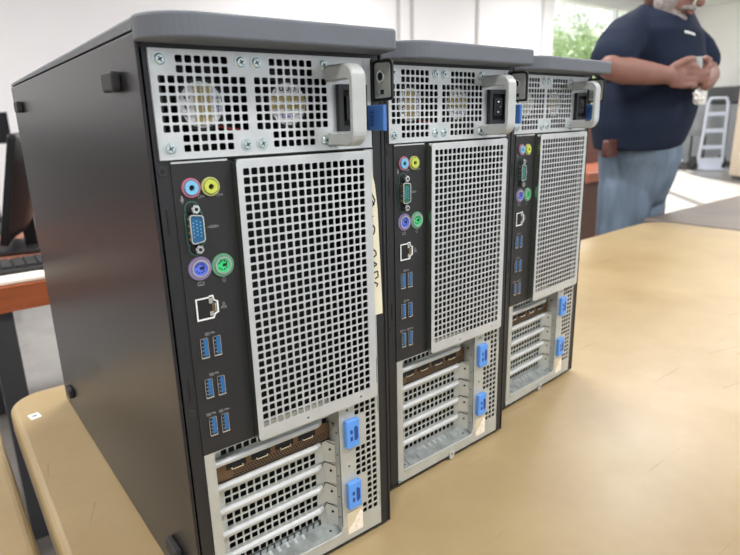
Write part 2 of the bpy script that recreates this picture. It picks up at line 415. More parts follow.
# long deep scratches worn into the beige top
K['scr'] = mat('scratch_dirt', (140, 112, 84), 0.6, 0, .2, 80)
for pts, w in (([(1.045, .035), (1.10, .02), (1.19, -.02)], .0012), ([(1.1, .028), (1.17, -.012)], .002), ([(.83, -.02), (.93, -.045), (1.0, -.075)], .001), ([(.86, -.05), (.94, -.06), (1.02, -.09)], .0008),
               ([(.72, -.085), (.78, -.10)], .0009), ([(1.02, -.1), (1.04, -.12)], .0012), ([(.80, -.14), (.79, -.12), (.77, -.13)], .0008), ([(.66, -.19), (.69, -.2), (.72, -.21)], .0008),
               ([(-.055, .33), (-.06, .30)], .001), ([(-.03, .22), (-.045, .18)], .0008), ([(-.04, .27), (-.055, .275)], .0007)):
    b = MB()
    for (p, q) in zip(pts[:-1], pts[1:]):
        p = Vector(p); q = Vector(q); d = (q - p).normalized(); n = Vector((-d.y, d.x)) * w * .5
        z = 0.00015 - FLOOR
        b.face([((p - n).x - tcx, (p - n).y - tcy, z), ((q - n * .3).x - tcx, (q - n * .3).y - tcy, z), ((q + n * .3).x - tcx, (q + n * .3).y - tcy, z), ((p + n).x - tcx, (p + n).y - tcy, z)])
    sc = b.build('scratch', K['scr'], t1); sc['label'] = 'thin dark scratch in the tabletop'
folding_table([(-2.0, -0.25), (-0.0885, -0.25), (-0.0885, 0.60), (-2.0, 0.60)], [.05, .05, .05, .05], K['beige'],
              'beige plastic folding table butted against the left end of the first', (-0.3, -1.8), -0.14, 0.48)
folding_table([(1.95, -0.15), (3.75, -0.15), (3.75, 0.672), (1.95, 0.672)], [.01, .02, .02, .01], K['brownlam'],
              'brown grey laminate table standing end to end with the beige table at right', (2.2, 3.5), -0.05, 0.6)
# small white label stuck on the far left corner of the table
stk = empty('table_sticker', (-0.047, 0.470, 0.0)); tag(stk, 'small square white sticker on the far left corner of the table', 'sticker')
stk.rotation_euler = (0, 0, 0.15)
bbox('paper', K['white'], -.0065, .0065, -.0085, .0085, 0.0, .0004, stk)
bbox('print', K['icon'], -.003, .003, -.003, .003, .0004, .0005, stk)

# ------------------------------------------------------------------ the computer tower
def grid(xs, zs, h): return [(x - h / 2, x + h / 2, z - h / 2, z + h / 2) for x in xs for z in zs]
def screw_mesh(x, z, y, r=.0042, name='screw', parent=None):
    b = MB(); b.use(K['screw']); b.cyl((x, y, z), (0, -1, 0), r, .0006, 20); b.cyl((x, y - .0006, z), (0, -1, 0), r * .82, .0011, 20, r * .6)
    b.use(K['dark'])
    for a in (.5, .5 + PI / 2):
        dx = math.cos(a); dz = math.sin(a); L = r * .42; w = r * .09
        b.face([(x - dx * L - dz * w, y - .00175, z - dz * L + dx * w), (x + dx * L - dz * w, y - .00175, z + dz * L + dx * w), (x + dx * L + dz * w, y - .00175, z + dz * L - dx * w), (x - dx * L + dz * w, y - .00175, z - dz * L - dx * w)])
    return b.build(name, None, parent)

tower = empty('computer_tower', (0, 0, 0))
D = 0.495
# --- black case body (hollow)
b = MB(); b.use(K['black'])
b.box(.1795, .182, .0, D, .003, .4235)
b.box(.0, .182, .0, D, .003, .0055)
b.box(.0, .182, .0, D, .4200, .4225)
b.box(.0, .182, D - .01, D, .0055, .42)
b.box(.0015, .0107, -.0002, .012, .0055, .4198)          # left rear post
b.box(.1732, .1795, -.0012, .012, .0055, .4198)          # right rear post
b.box(.0015, .1795, -.0012, .006, .0040, .0056)
b.box(.0015, .1795, -.0012, .006, .4199, .4235)
b.box(.0107, .1732, .0, .2, .3528, .3540)                 # shelf under the power supply
b.use(K['dark'])  # matt black sheets added behind the grilles to make the interior look dark
b.box(.0020, .0026, .012, D - .012, .0056, .42)
b.box(.0107, .0525, .03, .032, .143, .3528)
b.box(.0525, .1732, .055, .057, .0056, .3528)
b.box(.0107, .1732, .09, .092, .354, .42)
b.box(.0026, .0525, .055, .057, .0056, .143)
# slots and holes of the left rear post
b.box(.0048, .0058, -.0006, -.0002, .307, .323); b.box(.0058, .0068, -.0006, -.0002, .189, .2044)
b.cyl((.0055, -.0002, .347), (0, -1, 0), .0016, .0005); 
b.use(K['rubber']); b.ring((.0055, -.0002, .347), (0, -1, 0), .0016, .0030, .0006); b.ring((.0062, -.0002, .1788), (0, -1, 0), .001, .0026, .0006)
b.build('case_body', None, tower)
# --- side panel (left), top edge sloping slightly to the front
b = MB()
poly = [(-.0015, .003), (D, .003), (D, .4236), (-.0015, .4284)]
b.rprism(poly, YZ, -.0022, .0, .0009, 2)
b.build('side_panel', K['powder'], tower)
b = MB(); b.rprism([(-.001, .003), (D, .003), (D, .4236), (-.001, .4284)], YZ, .182, .1845, .0009, 2)
b.build('side_panel', K['powder'], tower)
# rubber feet on the side panel
for (yy, zz, rot) in ((.046, .4030, 0), (.441, .3990, 0), (.435, .0360, 0.0), (.048, .0400, 0.0)):
    b = MB(); b.rprism([(p[0] + yy, p[1] + zz) for p in rpoly(rect(-.0125, .0125, -.0062, .0062), .003, 4)], YZ, -.0085, -.0022, .0016, 3)
    b.build('rubber_foot', K['rubber'], tower)
# --- lid: top slab and thick rounded rear overhang
b = MB()
sl = lambda y: .4297 - (y / D) * .0048
tp = lambda y: .4374 - (y / D) * .0085
pts = []
ys = [0.0006, D - .02, D - .006, D]
ring = []
x0, x1 = -.0022, .1845
prof = []
for yy, ins in ((.0008, 0), (D - .012, 0), (D - .003, .0015), (D + .001, .005)):
    e = .0022
    prof.append([(x0 + ins * .3, yy, sl(yy)), (x0 + ins * .3, yy, tp(yy) - e - ins * .5), (x0 + e * .35, yy, tp(yy) - e * .35 - ins * .5), (x0 + e, yy, tp(yy) - ins * .5),
                 (x1 - e, yy, tp(yy) - ins * .5), (x1 - e * .35, yy, tp(yy) - e * .35 - ins * .5), (x1 - ins * .3, yy, tp(yy) - e - ins * .5), (x1 - ins * .3, yy, sl(yy))])
vs = [p for pr in prof for p in pr]; n = 8
fs = [(j * n + i, j * n + (i + 1) % n, (j + 1) * n + (i + 1) % n, (j + 1) * n + i) for j in range(3) for i in range(n)] + [tuple(range(n)), tuple(range(4 * n - 1, 3 * n - 1, -1))]
b.add(vs, fs)
plan = [(-.0024, -.0006)]
for i in range(1, 13):                   # big sweep of the left corner
    a = i / 12 * PI / 2
    plan.append((.0300 - .0326 * math.cos(a), -.0315 * math.sin(a)))
plan += [(.0300 + (.1705 - .0300) * k / 6, -.0315) for k in range(1, 6)]
plan += [(.1705 + .0045 * math.sin(i / 4 * PI / 2), -.0270 - .0045 * math.cos(i / 4 * PI / 2)) for i in range(5)]
plan += [(.1815, -.0006)]
b.rprism(plan, XY, .4226, .4376, .0022, 4)
b.build('lid', K['lid'], tower)

# --- power supply face with two perforated fan grilles
psu_h = []
zr = [.4023 - .00588 * i for i in range(6)]
gx1 = [.0112 + .00596 * i for i in range(10)]; gx2 = [.0756 + .00596 * i for i in range(10)]
for gx in (gx1, gx2):
    psu_h += grid(gx, zr, .0045) + grid(gx[2:8], [.4144, .4084, .3668, .3606], .0045)
b = MB(); b.use(K['steel'])
b.perf(.0043, .1722, .3545, .4197, -.0012, .001, psu_h)
b.box(.0043, .0052, -.0025, -.0012, .3545, .4197)         # turned left lip
b.box(.0043, .1722, -.0022, -.0012, .4190, .4199)
b.box(.0043, .1722, -.0020, -.0012, .3540, .3549)
b.use(K['dark']); b.box(.1655, .1658, -.00125, -.0010, .372, .4197)
psu = b.build('power_supply', None, tower)
for (sx, sz) in ((.0112, .4137), (.0644, .4136), (.0757, .4136), (.1291, .4139), (.0118, .3609), (.0646, .3611), (.0762, .3613), (.1291, .3613)):
    screw_mesh(sx, sz, -.0012, .0043, 'screw', psu)
for fi, (fx, fz) in enumerate(((.0378, .3874), (.1022, .3874))):
    b = MB(); b.use(K['black']); b.cyl((fx, .006, fz), (0, 1, 0), .0165, .014, 32)
    for k in range(7):
        a = 2 * PI * k / 7
        p0 = Vector((fx + .016 * math.cos(a), .007, fz + .016 * math.sin(a))); p1 = Vector((fx + .03 * math.cos(a + .15), .007, fz + .03 * math.sin(a + .15)))
        p2 = Vector((fx + .03 * math.cos(a + .75), .017, fz + .03 * math.sin(a + .75))); p3 = Vector((fx + .016 * math.cos(a + .65), .017, fz + .016 * math.sin(a + .65)))
        b.face([p0, p1, p2, p3]); b.face([(q.x, q.y + .001, q.z) for q in (p3, p2, p1, p0)])
    b.ring((fx, .006, fz), (0, 1, 0), .0305, .032, .02, 32)
    b.use(K['fan_white']); b.cyl((fx, .0054, fz), (0, 1, 0), .0145, .0007, 32)
    fp = lambda x, z, w, h, yy=.0052: b.box(fx + x - w / 2, fx + x + w / 2, yy, .0053, fz + z - h / 2, fz + z + h / 2)
    b.use(K['fan_gold'])
    if fi == 0:
        for (gx, gz) in ((-.0025, 0), (.0035, 0)): fp(gx, gz, .0052, .0265)
        b.use(K['fan_blue'])
        for gz in (-.0055, -.001, .004): fp(.0100, gz, .0045, .0006); fp(.0085, gz + .002, .0007, .003); fp(.0112, gz + .002, .0007, .003)
        b.use(K['ink'])
        for gz in (-.006, -.001, .005): b.ring((fx - .0095, .0053, fz + gz), (0, -1, 0), .0012, .0020, .0002, 12)
    else:
        for gz in (.0045, -.001): fp(0, gz, .0280, .0048)
        b.use(K['fan_blue'])
        for gx in (-.005, -.001, .003): fp(gx, -.0075, .0007, .004); fp(gx + .0012, -.0060, .0025, .0007); fp(gx + .0012, -.0088, .0025, .0007)
        b.use(K['ink'])
        for gx in (-.005, 0, .005): b.ring((fx + gx, .0053, fz + .0105), (0, -1, 0), .0011, .0018, .0002, 12)
    if fi == 0: b.use(K['fan_red']); b.tube([(fx + .006, .009, fz - .013), (fx + .02, .0045, fz - .016), (fx + .03, .0055, fz - .017)], .0008, 6)
    b.build('fan', None, psu)
# handle: a frosted loop standing out from the face
b = MB(); b.smooth = False
outer = rpoly([(-.0012, .3570), (-.0345, .3570), (-.0345, .4135), (-.0012, .4135)], [0, .010, .010, 0], 6)
inner = rpoly([(-.0012, .3655), (-.0312, .3655), (-.0312, .4035), (-.0012, .4035)], [0, .004, .004, 0], 6)
n = len(outer); hx0, hx1 = .1300, .1420
# strip between the outer and inner outline (both open at the plate)
vs = []
for (p, q) in zip(outer, inner):
    vs += [(hx0 + .0015, p[0], p[1]), (hx1 - .0015, p[0], p[1]), (hx0, p[0] * .94 + q[0] * .06, p[1] * .85 + q[1] * .15), (hx1, p[0] * .94 + q[0] * .06, p[1] * .85 + q[1] * .15), (hx0, q[0], q[1]), (hx1, q[0], q[1])]
fs = []
for i in range(n - 1):
    a = i * 6; c = a + 6
    fs += [(a, a + 1, c + 1, c), (a, c, c + 2, a + 2), (a + 1, a + 3, c + 3, c + 1), (a + 2, c + 2, c + 4, a + 4), (a + 3, a + 5, c + 5, c + 3), (a + 4, c + 4, c + 5, a + 5)]
b.add(vs, fs)
b.box(.1320, .1400, -.0030, -.0012, .3560, .3665); b.box(.1320, .1400, -.0030, -.0012, .4025, .4145)
b.build('handle', K['handle'], psu)
# mains inlet
b = MB(); b.use(K['black'])
b.box(.1392, .1432, -.0055, -.0012, .3672, .4008); b.box(.1622, .1655, -.0055, -.0012, .3672, .4008)
b.box(.1432, .1622, -.0055, -.0012, .3672, .3712); b.box(.1432, .1622, -.0055, -.0012, .3968, .4008)
b.use(K['dark']); b.box(.1432, .1622, -.0014, -.0012, .3712, .3968)
b.use(K['black']); b.box(.1465, .1590, -.0050, -.0014, .3755, .3925)
b.use(K['dark']); b.box(.1485, .1570, -.0052, -.0050, .3775, .3905)
b.use(K['chrome'])
for zz in (.3790, .3840, .3890): b.box(.1500 if zz != .3840 else .1535, .1530 if zz != .3840 else .1562, -.0062, -.0050, zz - .0006, zz + .0006)
b.build('power_socket', None, psu)

# --- padlock plate standing out at the top right
b = MB(); b.use(K['black'])
b.prism(rpoly([(.0, .3885), (.0, .4190), (-.0222, .4185), (-.0222, .3890)][::-1], [.001, .004, .004, .001]), YZ, .1765, .1780)
b.use(K['steel_dull']); b.prism(rpoly([(-.0022, .3905), (-.0022, .4165), (-.0202, .4160), (-.0202, .3912)][::-1], [.001, .003, .003, .001]), YZ, .1755, .1765)
b.use(K['chrome']); b.ring((.1755, -.0100, .4065), (-1, 0, 0), .0030, .0046, .0008)
b.use(K['dark']); b.cyl((.1755, -.0100, .4065), (-1, 0, 0), .0030, .0003); b.box(.1750, .1755, -.0135, -.0085, .3935, .3968)
b.use(K['chrome']); b.box(.1747, .1755, -.0100, -.0080, .3935, .3968)
b.build('lock_plate', None, tower)
b = MB(); b.use(K['blue2']); b.rprism(rect(-.0205, .0, .3668, .3858), YZ, .1687, .1724, .0010, 2)
b.build('release_tab', None, tower)
rt = [c for c in children(tower) if c.name.startswith('release_tab')][0]
b = MB()                                   # blurred upright lettering: four small glyph blocks with gaps
for k in range(4):
    z0_ = .3705 + k * .0030
    b.box(.1685, .1687, -.0086, -.0052, z0_, z0_ + .0007); b.box(.1685, .1687, -.0086, -.0078, z0_, z0_ + .0022); b.box(.1685, .1687, -.0060, -.0052, z0_ + (k % 2) * .0006, z0_ + .0022)
b.build('tab_lettering', K['bluedark'], rt)

# --- input output plate
b = MB(); b.use(K['io'])
b.box(.0107, .0510, -.0010, .001, .1433, .3515)
b.use(K['steel']); b.box(.0110, .0490, -.0016, .001, .3515, .3526)
io = b.build('port_panel', None, tower)
Y = -.0010
def jack(x, z, ringm, tubem):
    b = MB(); b.use(ringm); b.ring((x, Y, z), (0, -1, 0), .0052, .0063, .0016, 28)
    b.use(K['dark']); b.cyl((x, Y, z), (0, -1, 0), .0053, .0004, 24)
    b.use(tubem); b.ring((x, Y, z), (0, -1, 0), .0019, .0048, .0026, 24)
    b.use(K['dark']); b.cyl((x, Y, z), (0, -1, 0), .0019, .0005)
    return b.build('audio_jack', None, io)
jack(.0222, .3357, K['pink'], K['sky'])['label'] = 'pink and light blue audio jack'
jack(.0354, .3354, K['olive'], K['lime'])['label'] = 'lime green audio jack'
# vga
b = MB(); b.use(K['teal'])
for (gm_, dy, ex) in ((K['teal'], 0, 0), (K['dark'], .0004, .0008)):
    b.use(gm_)
    for zz in (.2957, .3222): b.cyl((.0214, Y + .0001, zz), (0, -1, 0), .0050 - ex, .0006 + dy, 24)
    b.prism(rpoly(rect(.0158 + ex, .0284 - ex, .2975 + ex, .3203 - ex), .0022, 4), XZ, Y - .0005 - dy, Y)
b.use(K['chrome'])
dsh = rpoly([(.0172, .2990), (.0268, .3005), (.0268, .3178), (.0172, .3193)], .0022, 4)
dn = inset(dsh, .0007)
k = len(dsh)
vs = [XZ(p[0], p[1], Y) for p in dsh] + [XZ(p[0], p[1], Y - .0055) for p in dsh] + [XZ(p[0], p[1], Y - .0055) for p in dn] + [XZ(p[0], p[1], Y - .0035) for p in dn]
b.add(vs, [(j * k + i, j * k + (i + 1) % k, (j + 1) * k + (i + 1) % k, (j + 1) * k + i) for j in range(3) for i in range(k)])
b.use(K['vga']); b.prism(dn, XZ, Y - .0046, Y - .003)
b.use(K['sky'])
for c_, xx in enumerate((.0196, .0220, .0244)):
    for r_ in range(5): b.cyl((xx, Y - .0046, .3042 + r_ * .0023 + (c_ == 1) * .0011), (0, -1, 0), .00042, .0003, 6)
b.use(K['chrome'])
for zz in (.2955, .3222): b.cyl((.0222, Y, zz), (0, -1, 0), .0030, .0052, 6); b.ring((.0222, Y - .005, zz), (0, -1, 0), .0013, .0024, .0012, 14)
b.use(K['dark'])
for zz in (.2955, .3222): b.cyl((.0222, Y - .0052, zz), (0, -1, 0), .0012, .0006, 10)
b.use(K['gold'])
for zz in (.3025, .3070, .3115, .3160): b.box(.01685, .0173, Y - .0035, Y - .0018, zz - .0006, zz + .0006)
b.build('video_port', None, io)
def ps2(x, z, ringm, facem, label):
    b = MB(); b.use(ringm); b.ring((x, Y, z), (0, -1, 0), .0060, .0081, .0012, 32)
    b.use(K['chrome']); b.ring((x, Y, z), (0, -1, 0), .0049, .0060, .0020, 32)
    b.use(facem); b.cyl((x, Y, z), (0, -1, 0), .0049, .0008, 28)
    b.use(K['dark'])
    for a in (0.6, 1.2, 1.95, 2.55, 3.75, 4.35, 5.0, 5.6): b.cyl((x + .0031 * math.cos(a), Y - .0008, z + .0031 * math.sin(a)), (0, -1, 0), .00055, .0003, 8)
    b.box(x - .0002, x + .0028, Y - .0012, Y - .0008, z - .0008, z + .0010)
    b.build('round_port', None, io)['label'] = label
ps2(.0226, .2817, K['purple'], K['kblue'], 'purple ringed keyboard port')
ps2(.0390, .2813, K['greenring'], K['mgreen'], 'green mouse port')
# network port
b = MB(); b.use(K['white'])
rj = [(.0168, .2452), (.0290, .2452), (.0302, .2480), (.0328, .2490), (.0328, .2572), (.0302, .2585), (.0297, .2618), (.0268, .2618), (.0262, .2610), (.0168, .2610)]
k = len(rj); cxj, czj = .0245, .2532
rin = [(cxj + (p[0] - cxj) * .88, czj + (p[1] - czj) * .89) for p in rj]
vs = [XZ(p[0], p[1], Y - .0006) for p in rj] + [XZ(p[0], p[1], Y - .0012) for p in rj] + [XZ(p[0], p[1], Y - .0012) for p in rin] + [XZ(p[0], p[1], Y - .0001) for p in rin]
b.add(vs, [(j * k + i, j * k + (i + 1) % k, (j + 1) * k + (i + 1) % k, (j + 1) * k + i) for j in range(3) for i in range(k)])
b.use(K['dark']); b.prism(rin, XZ, Y - .0003, Y)
b.use(K['chrome']); b.box(.0262, .0290, Y - .0010, Y - .0003, .2470, .2505); b.box(.0262, .0290, Y - .0010, Y - .0003, .2560, .2602); b.box(.0302, .0312, Y - .0010, Y - .0003, .2500, .2560)
b.use(K['gold'])
for q in range(6): b.box(.0285, .0300, Y - .0006, Y - .0003, .2497 + q * .0012, .2502 + q * .0012)
b.build('network_port', None, io)
for (x, z) in ((.0199, .2248), (.0291, .2246), (.0200, .1944), (.0292, .1942), (.0201, .1646), (.0293, .1643)):
    b = MB(); w, h = .0029, .0074
    b.use(K['chrome'])
    b.box(x - w, x - w + .0004, Y - .0010, Y, z - h, z + h); b.box(x + w - .0004, x + w, Y - .0010, Y, z - h, z + h)
    b.box(x - w, x + w, Y - .0010, Y, z + h - .0004, z + h); b.box(x - w, x + w, Y - .0014, Y, z - h, z - h + .0011)
    b.use(K['dark']); b.box(x - w + .0004, x + w - .0004, Y - .0003, Y, z - h + .0011, z + h - .0004)
    b.use(K['usb']); b.box(x - .0005, x + w - .0006, Y - .0009, Y - .0003, z - h + .0016, z + h - .0010)
    b.use(K['chrome'])
    for q in range(4): b.box(x - .0017, x - .0007, Y - .0007, Y - .0003, z - .0047 + q * .0028, z - .0040 + q * .0028)
    b.build('usb_port', None, io)
# printed symbols by the ports
b = MB(); b.use(K['icon']); yy = Y - .00008
def stroke(pts, w=.00035, yv=None):
    yv = yy if yv is None else yv
    for (p, q) in zip(pts[:-1], pts[1:]):
        p = Vector(p); q = Vector(q); d = (q - p).normalized(); nn = Vector((-d.y, d.x)) * w * .5
        b.face([(p.x - nn.x, yv, p.y - nn.y), (q.x - nn.x, yv, q.y - nn.y), (q.x + nn.x, yv, q.y + nn.y), (p.x + nn.x, yv, p.y + nn.y)])
def circ(x, z, r, n=10): return [(x + r * math.cos(2 * PI * i / n), z + r * math.sin(2 * PI * i / n)) for i in range(n + 1)]
def icon(): 
    global b
    if b.v: b.build('port_symbol', K['icon'], io)
    b = MB()
stroke([(.0157, .3275), (.0157, .3310)], .0011); stroke([(.0147, .3290), (.0150, .3272), (.0164, .3272), (.0167, .3290)]); stroke([(.0157, .3272), (.0157, .3258)])
icon()
for sx in (.0285, .0416):
    stroke(circ(sx - .001, .3294, .0010)); stroke([(sx - .0005, .3294), (sx + .0022, .3294)]); stroke([(sx + .0012, .3302), (sx + .0022, .3294), (sx + .0012, .3286)])
    icon()
stroke([(.0308, .3087), (.0325, .3087)]); stroke(circ(.0334, .3087, .0008)); stroke(circ(.0352, .3087, .0008)); stroke(circ(.0370, .3087, .0008)); stroke([(.0378, .3087), (.0390, .3087)])
icon()
stroke([(.0203, .2698), (.0245, .2698), (.0245, .2720), (.0203, .2720), (.0203, .2698)]); stroke([(.0210, .2704), (.0238, .2704)])
icon()
stroke([(.0382, .2698), (.0382, .2720), (.0387, .2727), (.0393, .2727), (.0398, .2720), (.0398, .2698), (.0390, .2690), (.0382, .2698)])
icon()
for (a, c) in ((.0370, .2540), (.0358, .2512), (.0382, .2512)): stroke([(a - .0007, c - .0005), (a + .0007, c - .0005), (a + .0007, c + .0007), (a - .0007, c + .0007), (a - .0007, c - .0005)])
stroke([(.0370, .2535), (.0370, .2524)]); stroke([(.0358, .2518), (.0358, .2524), (.0382, .2524), (.0382, .2518)])
icon()
def ss(sx, sz):
    for k2 in (0, .0016): stroke([(sx + k2 + .0012, sz + .0009), (sx + k2, sz + .0009), (sx + k2, sz), (sx + k2 + .0012, sz), (sx + k2 + .0012, sz - .0009), (sx + k2, sz - .0009)])
    stroke([(sx + .0033, sz), (sx + .0066, sz)]); stroke([(sx + .0056, sz + .0006), (sx + .0068, sz), (sx + .0056, sz - .0006)]); stroke([(sx + .0038, sz), (sx + .0046, sz + .0009), (sx + .0054, sz + .0009)])
ss(.0215, .2346)
icon()
ss(.0216, .2041)
icon()
ss(.0163, .1743)
icon()
ss(.0258, .1740)
icon()
stroke([(.0332, .1747), (.0332, .1733)])
icon()
stroke([(.0326, .1740), (.0338, .1740)])
icon()


# --- large vent panel standing proud of the rear
b = MB(); b.use(K['steel'])
vh = grid([.0585 + .006065 * i for i in range(17)], [.3437 - .006065 * i for i in range(32)], .00475)
vh += [(.0942, .0960, .1465, .1483), (.1470, .1488, .1474, .1492)]
b.perf(.0530, .1640, .1440, .3510, -.0090, .0010, vh)
# rounded folded rim
rim = rpoly(rect(.0517, .1653, .1427, .3522), .0030, 5); k = len(rim)
inn = []
for p in rim: inn.append((min(max(p[0], .0530), .1640), min(max(p[1], .1440), .3510)))
vs = [XZ(p[0], p[1], -.0090) for p in inn] + [XZ(p[0], p[1], -.0088) for p in rim] + [XZ(p[0], p[1], .0000) for p in rim]
b.smooth = False
b.add(vs[:2 * k], [(i, (i + 1) % k, k + (i + 1) % k, k + i) for i in range(k)])
b.use(K['flange']); b.add(vs[k:], [(i, (i + 1) % k, k + (i + 1) % k, k + i) for i in range(k)])
b.use(K['dark']); b.box(.0509, .0520, -.0011, .0, .1433, .3520)
b.build('vent_panel', None, tower)

# --- lower steel chassis plate with the expansion bay
b = MB(); b.use(K['steel_dull'])
X0, X1, Z0, Z1 = .0112, .1732, .0056, .3528
lg = [.1486, .1546, .1606, .1668]; zz = [.1357 - .00598 * i for i in range(19)]
lh = grid(lg[:2], zz[:2] + zz[7:12], .0047) + grid(lg[1:2], zz[17:19], .0047) + grid(lg[2:], zz, .0047)
op = (.0190, .1295, .0160, .1427)
lh += [(.1375, .1395, .1340, .1360), (.1377, .1397, .0795, .0815), (.1718, .1724, .0255, .0403), (.1716, .1722, .1229, .1380)]
b.perf(X0, X1, Z0, .1432, -.0008, .0012, lh + [op], .0008)
b.perf(.1645, X1, .1432, .3525, -.0008, .0012, [(.1714, .1722, .1500, .1740)], 0)
a0, a1, c0, c1 = op
Yb = .0150
b.face([(a1, -.0008, c0), (a1, Yb + .004, c0), (a1, Yb + .004, c1), (a1, -.0008, c1)])            # right wall
b.face([(a0, -.0008, c0), (a0, -.0008, c1), (a0 + .002, Yb, c1), (a0 + .002, Yb, c0)])
# rounded lip round the opening corner
b.tube([(a0, -.0006, c0 + .002), (a1 - .006, -.0006, c0)], .0011, 8); b.tube([(a1 - .006, -.0006, c0), (a1 - .0015, -.0006, c0 + .0015), (a1, -.0006, c0 + .007)], .0011, 8)
b.face([(a1, -.0008, c0), (a1, -.0008, c0 + .007), (a1 - .0018, -.0008, c0 + .0018), (a1 - .007, -.0008, c0)])
b.use(K['steel_floor']); b.face([(a0, -.0008, c0), (a1, -.0008, c0), (a1, Yb, c0 + .006), (a0, Yb, c0 + .006)])
b.face([(a0, Yb, c0 + .006), (a1, Yb, c0 + .006), (a1, Yb, c0 + .012), (a0, Yb, c0 + .012)])
b.use(K['dark'])
for sx in (.031, .047): b.add([(sx, .0025, c0 + .0014), (sx + .0006, .0025, c0 + .0014), (sx + .0006, .011, c0 + .0046), (sx, .011, c0 + .0046)], [(0, 1, 2, 3)])
for sx in (.026, .120): b.cyl((sx, .006, c0 + .0026), (0, 0, 1), .0012, .0003, 10)
b.use(K['steel'])
for sx in (.062, .070, .078, .086, .094): b.add([(sx, .010, c0 + .0046), (sx + .0028, .010, c0 + .0046), (sx + .0028, .0148, c0 + .0064), (sx, .0148, c0 + .0064)], [(0, 1, 2, 3)])
b.use(K['dark'])
for k in range(5): # screw dots on the right wall
    zc = .1180 - .0212 * k; b.cyl((a1 - .0001, .0085, zc + .004), (-1, 0, 0), .0011, .0004, 10); b.cyl((a1 - .0001, .0035, zc - .003), (-1, 0, 0), .0007, .0004, 8)
# perforated strip above the first slot
b.use(K['steel_dull'])
b.perf(a0, a1, .1262, .1427, Yb, .001, grid([.0322 + .0064 * i for i in range(14)], [.1302], .0050), .0006)
b.use(K['steel']); b.tube([(a0 + .001, Yb - .0045, .1255), (.1140, Yb - .0045, .1255), (.1180, Yb - .003, .1255), (.1210, Yb - .0004, .1255)], [.0030, .003, .0024, .001], 12); b.use(K['steel_dull'])
b.box(a0 + .001, .1150, Yb - .0045, Yb, .1243, .1268)
b.build('expansion_bay', None, tower)
# white stud and corner screw on the lower rim
screw_mesh(.0128, .0083, -.0008, .0025, 'corner_screw', tower)
b = MB(); b.use(K['steel']); b.prism(rpoly(rect(.0888, .0968, .0012, .0110), .002, 3), XZ, -.0022, -.0012); b.use(K['dark']); b.cyl((.0928, -.0022, .0070), (0, -1, 0), .0010, .0003, 10)
b.build('rim_tab', None, tower)
for k in range(4):
    zt = .0938 - .0211 * k
    b = MB(); b.use(K['steel_dull'])
    hs = [(x - .0026, x + .0026, z - .0026, z + .0026) for x in [.0319 + .00661 * i for i in range(13)] for z in (zt, zt - .0064)]
    b.perf(a0 + .0015, .1225, zt - .0105, zt + .0078, Yb, .001, hs, .0006)
    b.use(K['steel']); zr_ = zt + .0105
    b.tube([(a0 + .001, Yb - .0045, zr_), (.1120, Yb - .0045, zr_), (.1160, Yb - .0030, zr_), (.1185, Yb - .0004, zr_)], [.0028, .0028, .0022, .0008], 12)      # bright rolled rail
    b.use(K['steel_dull']); b.box(a0 + .001, .1130, Yb - .0045, Yb, zr_ - .0016, zr_ + .0016)
    # bent ear at the right end with its dark seam
    b.add([(.1160, Yb - .0003, zt - .0105), (.1226, Yb - .0006, zt - .0105), (.1226, Yb - .0006, zr_ + .002), (.1160, Yb - .0003, zr_ + .002)], [(0, 1, 2, 3)])
    b.add([(.1226, Yb - .0006, zt - .0105), (a1 - .0003, .0065, zt - .0105), (a1 - .0003, .0065, zr_ + .001), (.1226, Yb - .0006, zr_ + .002)], [(0, 1, 2, 3)])
    b.use(K['dark']); b.tube([(.1170, Yb - .0032, zr_ - .0027), (.1225, Yb - .0006, zr_ + .0018), (a1 - .0010, .0064, zr_ - .0015)], .00035, 6)
    b.cyl((.1262, .0102, zt + .0035), (-.6, -.8, 0), .0012, .0006, 10)
    b.build('slot_cover', None, tower)
# graphics card bracket with four ports
b = MB(); b.use(K['card'])
b.box(a0 + .0022, .1285, Yb - .0015, Yb - .0005, .1065, .1222)
b.use(K['dark']); b.box(a0 + .0022, .1285, Yb - .0020, Yb - .0005, .1050, .1066)
b.use(K['dark'])
for r_ in range(3):
    for i in range(34):
        xx = .0375 + i * .00255 + (r_ % 2) * .0012
        b.box(xx, xx + .0013, Yb - .0017, Yb - .0015, .1079 + r_ * .0021, .1092 + r_ * .0021)
card = b.build('expansion_card', None, tower)
for i in range(4):
    xx = .0325 + i * .0216
    b = MB(); b.use(K['dark']); b.box(xx, xx + .0165, Yb - .0022, Yb - .0015, .1150, .1203)
    b.use(K['chrome']); b.box(xx + .0035, xx + .0135, Yb - .0036, Yb - .0022, .1146, .1158); b.box(xx + .003, xx + .0042, Yb - .003, Yb - .0022, .1158, .1166); b.box(xx + .0125, xx + .0137, Yb - .003, Yb - .0022, .1158, .1166)
    b.build('display_port', None, card)
# two blue card latches
for zc in (.1135, .0525):
    b = MB(); b.use(K['blue'])
    b.rprism(rpoly(rect(.1341, .1482, zc - .0132, zc + .0132), .0015, 3), XZ, -.0052, -.0008, .0010, 3)
    b.use(K['bluedark'])
    b.box(.1380, .1404, -.0054, -.0050, zc - .0062, zc - .0022); b.box(.1380, .1404, -.0054, -.0050, zc + .0006, zc + .0042)
    dpoly = [(.1424, zc - .0062), (.1440, zc - .0070), (.1462, zc - .0050), (.1462, zc + .0048), (.1440, zc + .0072), (.1424, zc + .0060)]
    b.prism(dpoly, XZ, -.0054, -.0050)
    b.build('card_latch', None, tower)
b = MB(); b.use(K['sticker']); b.box(.1342, .1518, -.0010, -.0008, .0112, .0330)
b.use(K['sticker2']); b.prism([(.1352, .0114), (.1512, .0114), (.1512, .0290), (.1490, .0312), (.1450, .0275), (.1425, .0230), (.1390, .0200), (.1352, .0165)], XZ, -.00115, -.0010)
